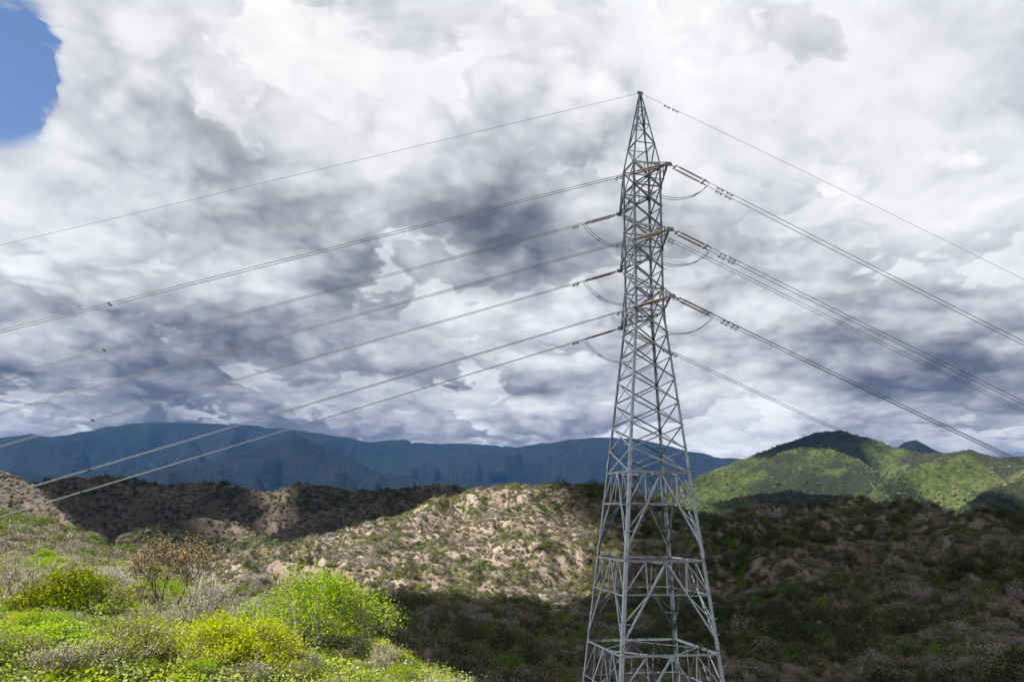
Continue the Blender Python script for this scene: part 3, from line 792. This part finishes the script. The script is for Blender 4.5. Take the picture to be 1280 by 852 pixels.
def plant(name, seed, h, w, stems, splits, spread, r0, twig_mat, leaf_mat, per_tip, lsize, clump, up=.5, rmin=.006, crook=.25, lens=None, aspect=.55, fill=0):
    """an Empty with the parts branches and foliage, at the origin"""
    rng = np.random.default_rng(seed + 1000)
    V, F, tips, nodes = twigs(seed, h, w, stems, splits, spread, r0, up, rmin, crook, lens)
    top = max(tips[:, 2].max(), .1); wid = np.percentile(np.hypot(tips[:, 0], tips[:, 1]), 92)*2
    k = np.array([w/wid, w/wid, h/top]); V = V*k; tips = tips*k
    root = empty(name)
    br = bpy.data.objects.new('branches', mesh_np('branches', V, F, twig_mat)); COL.objects.link(br); br.parent = root
    if per_tip > 0:
        C = np.repeat(tips, per_tip, 0) + rng.normal(size=(len(tips)*per_tip, 3))*clump*np.array([1, 1, .75])
        C = C[C[:, 2] > .03]
        LV_, LF_, var = leaves(C, lsize, rng, aspect=aspect)
        # brighter, younger leaves grow at the tips of a shoot
        fo = bpy.data.objects.new('foliage', mesh_np('foliage', LV_, LF_, leaf_mat, var)); COL.objects.link(fo); fo.parent = root
    return root
def copy_plant(root, loc, rz, sc):
    c = root.copy(); COL.objects.link(c); c.location = loc; c.rotation_euler = (0, 0, rz); c.scale = sc
    for ch in root.children:
        k = ch.copy(); COL.objects.link(k); k.parent = c
    return c
def on_ground(px, r):
    d = pix_dir(px, 760); a = math.atan2(d[0], d[1]); x, y = r*math.sin(a), r*math.cos(a)
    return x, y, float(ground_z(np.array([x]), np.array([y]))[0])

# --- plants one can tell apart
HERO = []
def hero(px, r, p, label, cat, short, rz=0.0):
    x, y, z = on_ground(px, r); p.location = (x, y, z - .03); p.rotation_euler = (0, 0, rz); tag(p, label, cat); HERO.append((x, y, r, short))
hero(392, 22.0, plant('leafy_tree', 1, 2.4, 4.1, 6, (5, 5, 4), .75, .05, B_GREY, L_BRIGHT, 20, .082, .17, up=.45, rmin=.006), 'broad bright green leafy tree on the hill edge above the shaded valley', 'tree', 'the broad bright green tree')
hero(300, 17.6, plant('bright_bush', 2, 1.15, 2.3, 7, (5, 5, 3), .7, .025, B_GREY, L_YELLOW, 22, .052, .10, up=.6), 'low vivid yellow-green bush in front of the broad green tree', 'bush', 'the vivid yellow-green bush')
hero(92, 26.0, plant('leafy_bush', 3, 1.65, 2.8, 7, (5, 5, 3), .75, .03, B_DARK, L_DEEP, 14, .085, .14, up=.4), 'rounded deep yellow-green bush beside pinkish leafless shrubs', 'bush', 'the rounded deep green bush')
hero(212, 36.5, plant('thin_tree', 4, 3.2, 3.7, 3, (3, 4, 4, 3), .7, .075, B_DARK, L_TAN, 8, .075, .13, up=.4, lens=[.34, .26, .22, .16, .12], rmin=.009), 'open-crowned tan tree with dark forked trunk on the scrub hill', 'tree', 'the tan tree', 1.0)
hero(262, 24.0, plant('bare_shrub', 5, 1.75, 2.2, 7, (4, 5, 4), .6, .03, B_GREY, L_GREYG, 2, .05, .08, up=.6, rmin=.007), 'pale grey twiggy shrub nearly bare between the tan tree and yellow bush', 'shrub', 'the large pale twiggy shrub')
hero(112, 33.0, plant('pale_shrub', 6, 1.6, 2.5, 6, (4, 5, 4), .6, .03, B_GREY, L_PALE, 4, .05, .08, up=.5, rmin=.007), 'cream-coloured twiggy shrub behind the deep yellow-green bush', 'shrub', 'the cream-coloured shrub')
hero(18, 27.0, plant('bare_shrub', 7, 2.1, 3.4, 8, (4, 5, 4), .6, .035, B_PINK, L_GREYG, 1, .045, .08, up=.6, rmin=.007), 'wide pinkish-grey leafless shrub beside the deep yellow-green bush', 'shrub', 'the wide pinkish leafless shrub')

# --- kinds of scrub on the near hill
KINDS = [
    ('leafy_shrub', 'small bright green leafy shrub in the near hillside scrub', 'bright green shrubs of the near hillside', [plant('leafy_shrub', 20 + i, .95, 1.5, 6, (4, 5, 3), .7, .02, B_GREY, L_BRIGHT, 11, .055, .10) for i in range(2)]),
    ('olive_shrub', 'small olive-green shrub in the near hillside scrub', 'olive shrubs of the near hillside', [plant('olive_shrub', 30 + i, .9, 1.4, 6, (4, 5, 3), .7, .02, B_GREY, L_OLIVE, 10, .045, .09) for i in range(2)]),
    ('grey_shrub', 'small pale grey-green twiggy shrub in the near hillside scrub', 'grey-green shrubs of the near hillside', [plant('grey_shrub', 40 + i, .9, 1.5, 7, (4, 5, 4), .65, .018, B_GREY, L_GREYG, 6, .04, .08, rmin=.005) for i in range(2)]),
    ('bare_shrub', 'small leafless pinkish-grey shrub in the near hillside scrub', 'leafless shrubs of the near hillside', [plant('bare_shrub', 50 + i, .95, 1.5, 7, (4, 5, 4), .6, .018, B_PINK, L_GREYG, 2, .04, .07, rmin=.005) for i in range(2)]),
    ('yellow_shrub', 'small yellow-green shrub in the near hillside scrub', 'yellow-green shrubs of the near hillside', [plant('yellow_shrub', 60 + i, .8, 1.3, 6, (4, 5, 3), .7, .02, B_GREY, L_YELLOW, 10, .045, .09) for i in range(2)]),
]
rng = np.random.default_rng(77)
cand = []
for _ in range(20000):
    r = math.sqrt(rng.uniform(16.3**2, 64**2)); a = rng.uniform(R(-36), R(2))
    cand.append((r, a))
placed = []; first = set(); counts = [0]*5
CX = np.array([r*math.sin(a) for r, a in cand]); CY = np.array([r*math.cos(a) for r, a in cand]); CZ = ground_z(CX, CY)
KN = fbm(CX/6.0, CY/6.0, 3, 41)*2.4; KM = fbm(CX/9.0 + 40, CY/9.0, 3, 43)*2.4
for i, (r, a) in enumerate(cand):
    x, y, z = CX[i], CY[i], CZ[i]
    el = z/r
    if el < -.36 or z < -12: continue
    gap = .5 + r*.011
    if any((x - p)**2 + (y - q)**2 < gap*gap for p, q in placed): continue
    if any((x - p)**2 + (y - q)**2 < 1.1**2 for p, q, _, _ in HERO): continue
    # keep the plants in front of a larger one low
    low = any(0 < hr - r < 8 and abs(math.atan2(p, q) - a) < R(4) for p, q, hr, _ in HERO)
    u = KN[i] + .35*rng.normal(); v = KM[i] + .3*rng.normal()
    k = 0 if u > .26 else (1 if u > .0 else (2 if v > -.08 else 3))
    if k == 0 and v > .12: k = 4
    if counts[k] >= 280: continue
    placed.append((x, y)); counts[k] += 1
    name, lab, grp, protos = KINDS[k]; p = protos[int(rng.integers(2))]
    s = (.45 + .6*rng.random())*(.62 if low else 1.0)
    tgt = p if p not in first else None
    sc = (s*(1 + .3*rng.random()), s*(1 + .3*rng.random()), s*(.8 + .4*rng.random())*1.0)
    if tgt is not None:
        first.add(p); p.location = (x, y, z - .04); p.rotation_euler = (0, 0, rng.random()*6.28); p.scale = sc; o = p
    else: o = copy_plant(p, (x, y, z - .04), rng.random()*6.28, sc)
    hp = min(HERO, key=lambda q: (q[0] - x)**2 + (q[1] - y)**2); dist = math.hypot(hp[0] - x, hp[1] - y)
    rel = 'close beside' if dist < 2.2 else ('behind' if r - hp[2] > 2.0 else ('downhill before' if hp[2] - r > 2.0 else 'some way from'))
    adj = 'low' if sc[2] < .5 else ('mid-sized' if sc[2] < .8 else 'tall')
    tag(o, lab.replace('small', adj).replace('in the near hillside scrub', rel + ' ' + hp[3]), 'shrub', grp)
    if len(placed) > 950: break
print('near shrubs', counts)

# --- scrub that covers the hills in masses: instanced clumps
def clump(name, seed, w, h, n, size, mat, shell=.6, twig=None, aspect=.7):
    rng = np.random.default_rng(seed)
    nb = 7; cen = rng.normal(size=(nb, 3))*np.array([w*.22, w*.22, h*.16]) + np.array([0, 0, h*.52])
    rad = (.30 + .22*rng.random(nb))
    k = rng.integers(nb, size=n); d = rng.normal(size=(n, 3)); d /= np.linalg.norm(d, axis=1)[:, None]
    rr = (shell + (1 - shell)*rng.random(n))[:, None]*rad[k][:, None]
    C = cen[k] + d*rr*np.array([w*.75, w*.75, h*.95])
    keep = C[:, 2] > -.05*h; C = C[keep]; d = d[keep]
    V, F, var = leaves(C, size, rng, up=.3, aspect=aspect, N=d + rng.normal(size=d.shape)*.5 + np.array([0, 0, .5]))
    o = bpy.data.objects.new(name, mesh_np(name, V, F, mat, var)); return o
H_GREY = leaf_material('hill_grey_scrub', ((.17, .148, .125), (.40, .35, .30)), .25, .15)
H_OLIVE = leaf_material('hill_olive_scrub', ((.10, .10, .045), (.24, .23, .11)), .25, .2)
H_GREEN = leaf_material('hill_green_scrub', ((.07, .11, .015), (.20, .27, .04)), .25, .25)
H_RUST = leaf_material('hill_rust_scrub', ((.11, .075, .045), (.25, .175, .105)), .2, .15)
H_DARK = leaf_material('hill_dark_scrub', ((.03, .04, .018), (.085, .095, .04)), .2, .2)
def kinds_collection(name, objs):
    c = bpy.data.collections.new(name)
    for o in objs: c.objects.link(o)
    return c
def fine_set(tagn, n, size):
    return [clump('a_grey_' + tagn, 101, 2.6, 1.5, n, size, H_GREY), clump('b_grey_' + tagn, 102, 2.0, 1.9, n, size, H_GREY, .4),
            clump('c_olive_' + tagn, 103, 2.5, 1.7, n, size, H_OLIVE), clump('d_olive_' + tagn, 104, 2.2, 1.5, n, size, H_OLIVE),
            clump('e_green_' + tagn, 105, 2.4, 1.8, n, size, H_GREEN), clump('f_rust_' + tagn, 106, 2.2, 1.5, n, size, H_RUST),
            clump('g_dark_' + tagn, 107, 2.6, 2.1, n, size, H_DARK), clump('h_dark_' + tagn, 108, 2.2, 2.4, n, size, H_DARK)]
COL_MID = kinds_collection('scrub_kinds_mid', fine_set('mid', 900, .155))
COL_FAR = kinds_collection('scrub_kinds_far', fine_set('far', 130, .55))

def scatter_object(name, pts, idx, scl, rot, coll, label, cat):
    me = bpy.data.meshes.new(name); n = len(pts)
    me.vertices.add(n); me.vertices.foreach_set('co', np.asarray(pts, np.float32).ravel())
    for nm, ty, ar in (('idx', 'INT', idx), ('scl', 'FLOAT', scl), ('rot', 'FLOAT', rot)):
        a = me.attributes.new(nm, ty, 'POINT'); a.data.foreach_set('value', np.asarray(ar, np.int32 if ty == 'INT' else np.float32))
    o = bpy.data.objects.new(name, me); COL.objects.link(o)
    ng = bpy.data.node_groups.new(name, 'GeometryNodeTree')
    ng.interface.new_socket('Geometry', in_out='INPUT', socket_type='NodeSocketGeometry'); ng.interface.new_socket('Geometry', in_out='OUTPUT', socket_type='NodeSocketGeometry')
    N = ng.nodes; L = ng.links
    gi = N.new('NodeGroupInput'); go = N.new('NodeGroupOutput'); iop = N.new('GeometryNodeInstanceOnPoints'); ci = N.new('GeometryNodeCollectionInfo')
    ci.inputs['Collection'].default_value = coll; ci.inputs['Separate Children'].default_value = True; ci.inputs['Reset Children'].default_value = True
    def attr(nm, ty):
        x = N.new('GeometryNodeInputNamedAttribute'); x.data_type = ty; x.inputs['Name'].default_value = nm; return x.outputs['Attribute']
    L.new(gi.outputs[0], iop.inputs['Points']); L.new(ci.outputs[0], iop.inputs['Instance']); iop.inputs['Pick Instance'].default_value = True
    L.new(attr('idx', 'INT'), iop.inputs['Instance Index']); L.new(attr('scl', 'FLOAT'), iop.inputs['Scale'])
    cx = N.new('ShaderNodeCombineXYZ'); L.new(attr('rot', 'FLOAT'), cx.inputs[2]); L.new(cx.outputs[0], iop.inputs['Rotation'])
    L.new(iop.outputs[0], go.inputs[0])
    md = o.modifiers.new('scatter', 'NODES'); md.node_group = ng
    tag(o, label, cat, kind='stuff'); return o
# which ground shows from about the viewpoint
_az = np.linspace(R(-40), R(40), 321); _rr = np.geomspace(12, 3600, 420); _A, _Q = np.meshgrid(_az, _rr)
_EL = ground_z(_Q*np.sin(_A), _Q*np.cos(_A))/_Q; _HOR = np.maximum.accumulate(_EL, 0)
def shows(x, y, z, margin):
    a = np.arctan2(x, y); r = np.hypot(x, y)
    i = np.clip(np.searchsorted(_rr, r*.985) - 1, 0, len(_rr) - 1); j = np.clip(((a + R(40))/R(80)*320).astype(int), 0, 320)
    return (z + margin)/r > _HOR[i, j]
def scatter(r0, r1, n, rng, amin=-37, amax=37, margin=2.5):
    r = np.sqrt(rng.uniform(r0**2, r1**2, n)); a = rng.uniform(R(amin), R(amax), n)
    x = r*np.sin(a); y = r*np.cos(a); z = ground_z(x, y); k = shows(x, y, z, margin)
    return x[k], y[k], z[k], r[k], a[k]
def kind_index(x, y, rng, w, sc, seed):
    """plants of a kind grow together: kind by noise and chance; w are the weights of the eight kinds"""
    n = len(x); u = .5 + .5*np.clip(fbm(x/sc, y/sc, 4, seed)*1.9, -1, 1); u = np.clip(u + rng.normal(size=n)*.22, 0, .999)
    o = np.array([0, 1, 5, 2, 3, 4, 6, 7]); c = np.cumsum(np.array(w)[o]); c = c/c[-1]
    return o[np.minimum(np.searchsorted(c, u), 7)]
def bare_mask(x, y): return fbm(x/14.0, y/14.0, 4, 61) + .6*fbm(x/45.0, y/45.0, 3, 62)
rng = np.random.default_rng(5)
WMIX = (.14, .10, .20, .18, .13, .05, .12, .08)
# hill across the valley
x, y, z, r, a = scatter(78, 520, 150000, rng)
k = ~((a < R(-9)) & (r < 145) & (z > -15)); x, y, z, r, a = x[k], y[k], z[k], r[k], a[k]
bm_ = bare_mask(x, y); lit = (a > R(-22)) & (a < R(5.2)) & (r > 185)
k = (bm_ < np.where(lit, .08, .14)) | (rng.random(len(x)) < np.where(lit, .9, .48)); x, y, z, r, lit = x[k], y[k], z[k], r[k], lit[k]
scl = (.42 + .5*rng.random(len(x))**1.5 + .9*rng.random(len(x))**7)*np.where(lit, .58, .85)
idx = kind_index(x, y, rng, WMIX, 30, 71)
dry = lit & (rng.random(len(x)) < .55); idx = np.where(dry & (idx >= 5), rng.integers(0, 2, len(x)), idx)                       # drier and paler on the open slope
top = (r > 330) & (rng.random(len(x)) < .45) & (fbm(x/18, y/18, 3, 66) > -.02); idx = np.where(top & lit, 4, idx)      # greener along the crest
big = rng.random(len(x)) < .12; scl = np.where((idx >= 6) | big, scl*1.35, scl)
scatter_object('hill_scrub', np.stack([x, y, z - .1], 1), idx, scl, rng.random(len(x))*6.28, COL_MID, 'dense dry scrub covering the hill across the valley', 'scrub')
n1 = len(x)
# shoulder of the near hill
x, y, z, r, a = scatter(52, 140, 13000, rng, -37, 0)
k = z > -15; x, y, z, r = x[k], y[k], z[k], r[k]
scl = (.36 + .42*rng.random(len(x)))*np.clip(r/90, .6, 1)
scatter_object('shoulder_scrub', np.stack([x, y, z - .08], 1), kind_index(x, y, rng, (.16, .12, .24, .2, .24, .05, .0, .0), 16, 72), scl, rng.random(len(x))*6.28, COL_MID, 'mixed green and grey scrub on the rounded shoulder of the near hill', 'scrub')
n2 = len(x)
# ridges beyond
x, y, z, r, a = scatter(480, 1150, 60000, rng, margin=4)
scl = (.7 + 1.1*rng.random(len(x)))*np.clip(r/800, .75, 1.2)
scatter_object('ridge_scrub', np.stack([x, y, z - .2], 1), kind_index(x, y, rng, (.2, .12, .15, .12, .06, .09, .16, .10), 70, 73), scl, rng.random(len(x))*6.28, COL_FAR, 'dark scrub covering the shaded ridges behind the sunlit slope', 'scrub')
print('scrub', n1, n2, len(x))
# trees and bushes on the green mountains
x, y, z, r, a = scatter(1150, 2750, 60000, rng, 9, 37, margin=6)
k = fbm(x/160, y/160, 4, 81) + .25*rng.normal(size=len(x)) > .02; x, y, z, r = x[k], y[k], z[k], r[k]
scatter_object('mountain_scrub', np.stack([x, y, z - .5], 1), kind_index(x, y, rng, (.08, .06, .26, .24, .26, .03, .04, .03), 120, 75), (.8 + 1.5*rng.random(len(x))**2), rng.random(len(x))*6.28, COL_FAR, 'green bushes and trees dotted over the sunlit mountains', 'scrub')
print('mountain scrub', len(x))
# --- low cover on the near hill: tufts and twigs between the shrubs
def tuft(name, seed, mat, n, h):
    rng = np.random.default_rng(seed); C = rng.normal(size=(n, 3))*np.array([.16, .16, 0])
    d = rng.normal(size=(n, 3))*.45; d[:, 2] = 1; d /= np.linalg.norm(d, axis=1)[:, None]; u = np.cross(d, rng.normal(size=(n, 3))); u /= np.linalg.norm(u, axis=1)[:, None]
    s = (h*(.5 + rng.random(n)))[:, None]
    V = np.stack([C - u*.008, C + d*s*.55 + u*.012, C + d*s, C + d*s*.55 - u*.012], 1).reshape(-1, 3)
    return bpy.data.objects.new(name, mesh_np(name, V, np.arange(4*n).reshape(n, 4), mat, np.repeat(rng.random(n), 4)))
COL_TUFT = kinds_collection('cover_kinds', [tuft('a_tuft', 1, L_GREYG, 45, .2), clump('b_low', 12, .8, .35, 90, .06, L_OLIVE), clump('c_low', 13, .9, .4, 110, .06, L_GREYG), clump('d_low', 14, .8, .35, 90, .05, L_PALE), clump('e_low', 5, .7, .3, 90, .07, L_BRIGHT), clump('f_low', 6, .7, .3, 90, .06, L_OLIVE), clump('g_low', 8, .8, .32, 90, .06, L_GREYG), clump('h_low', 9, .7, .3, 90, .06, L_YELLOW)])
x, y, z, r, a = scatter(12.5, 66, 30000, rng, -37, 4, margin=1.0)
k = z > -13; x, y, z, r = x[k], y[k], z[k], r[k]
scatter_object('low_scrub_cover', np.stack([x, y, z - .02], 1), kind_index(x, y, rng, (.12, .24, .05, .0, .24, .18, .05, .12), 5, 74), .6 + .8*rng.random(len(x)), rng.random(len(x))*6.28, COL_TUFT, 'low grass tufts and leafy growth between the shrubs', 'ground cover')
print('cover', len(x))

# --- a white flowering shrub in the shaded valley
wx, wy, wz = pix_ground(488, 776)
wp = plant('flowering_shrub', 91, 1.9, 2.4, 6, (4, 5, 3), .7, .03, B_GREY, L_PALE, 14, .14, .16)
wp.location = (wx, wy, wz - .05); tag(wp, 'single white flowering shrub in the shaded valley below the hill edge', 'shrub')
# --- radio masts on the far blue ridge
M_MAST = steel('mast_steel', (.25, .25, .26), (.4, .4, .41), .5)
for i, (px, py, h, lab) in enumerate(((737, 546, 95, 'tallest thin radio mast on the far blue mountain ridge'), (731, 547, 60, 'short thin radio mast on the far blue mountain ridge'), (748, 546, 70, 'middle-height thin radio mast on the far blue mountain ridge'))):
    a_, r_, z_ = azr(px, py, 8150.0); rr_ = np.linspace(7700, 8700, 300)
    zz_ = ground_z(rr_*math.sin(a_), rr_*math.cos(a_)); k_ = int(np.argmax(zz_/rr_)); bx_, by_ = rr_[k_]*math.sin(a_), rr_[k_]*math.cos(a_)
    o = empty('radio_mast', (bx_, by_, zz_[k_])); tag(o, lab, 'mast', 'radio masts on the far ridge')
    V, F = merge([tube([(sx*4*(1 - t*.8), sy*4*(1 - t*.8), h*t - 3*(t == 0)) for t in (0, 1)], .8, 4) for sx, sy in ((-1, -1), (1, -1), (0, 1))] + [tube([(0, 0, h), (0, 0, h*1.2)], .6, 4)])
    mesh_obj('lattice_legs', V, F, M_MAST, o)
    parts = []
    for q in range(9):
        t = (q + .5)/9; u = 4*(1 - t*.8); parts += [tube([(-u, -u, h*t), (u, -u, h*t), (0, u, h*t), (-u, -u, h*t)], .5, 4)]
    V, F = merge(parts); mesh_obj('bracing', V, F, M_MAST, o)
    V, F = tube([(0, 1, h*.7), (0, -1.4, h*.7)], [2.4, 2.4], 12); mesh_obj('dish', V, F, M_MAST, o)
# ------------------------------------------------------------------ air: far things fade to blue
ztop = max(max((o.matrix_world @ Vector(c)).z for c in o.bound_box) for o in COL.objects if o.name.startswith(('far_m', 'green_m', 'transm', 'leg')))
zbot = min(min(c[2] for c in o.bound_box) for o in COL.objects if o.name in ('ground', 'dry_hills', 'scrub_ridges', 'green_mountains', 'far_mountains')) - 1.0
hb = 14600.0
HV = [(sx*hb, sy*hb, z) for z in (zbot, ztop + 20) for sx, sy in ((-1, -1), (1, -1), (1, 1), (-1, 1))]
hz = mesh_obj('haze', HV, [(3, 2, 1, 0), (4, 5, 6, 7), (0, 1, 5, 4), (1, 2, 6, 5), (2, 3, 7, 6), (3, 0, 4, 7)])
hm = bpy.data.materials.new('haze_air'); hm.use_nodes = True; hm.node_tree.nodes.clear(); hg = G(hm.node_tree)
pv = hg.new('ShaderNodeVolumePrincipled'); pv.inputs['Color'].default_value = HAZE_COL; pv.inputs['Density'].default_value = HAZE_D; pv.inputs['Anisotropy'].default_value = 0.0
hm.node_tree.links.new(pv.outputs[0], hg.new('ShaderNodeOutputMaterial').inputs['Volume'])
hz.data.materials.append(hm); hz['kind'] = 'stuff'; hz['label'] = 'thin blue haze filling the air between the hills'
print('haze', zbot, ztop)
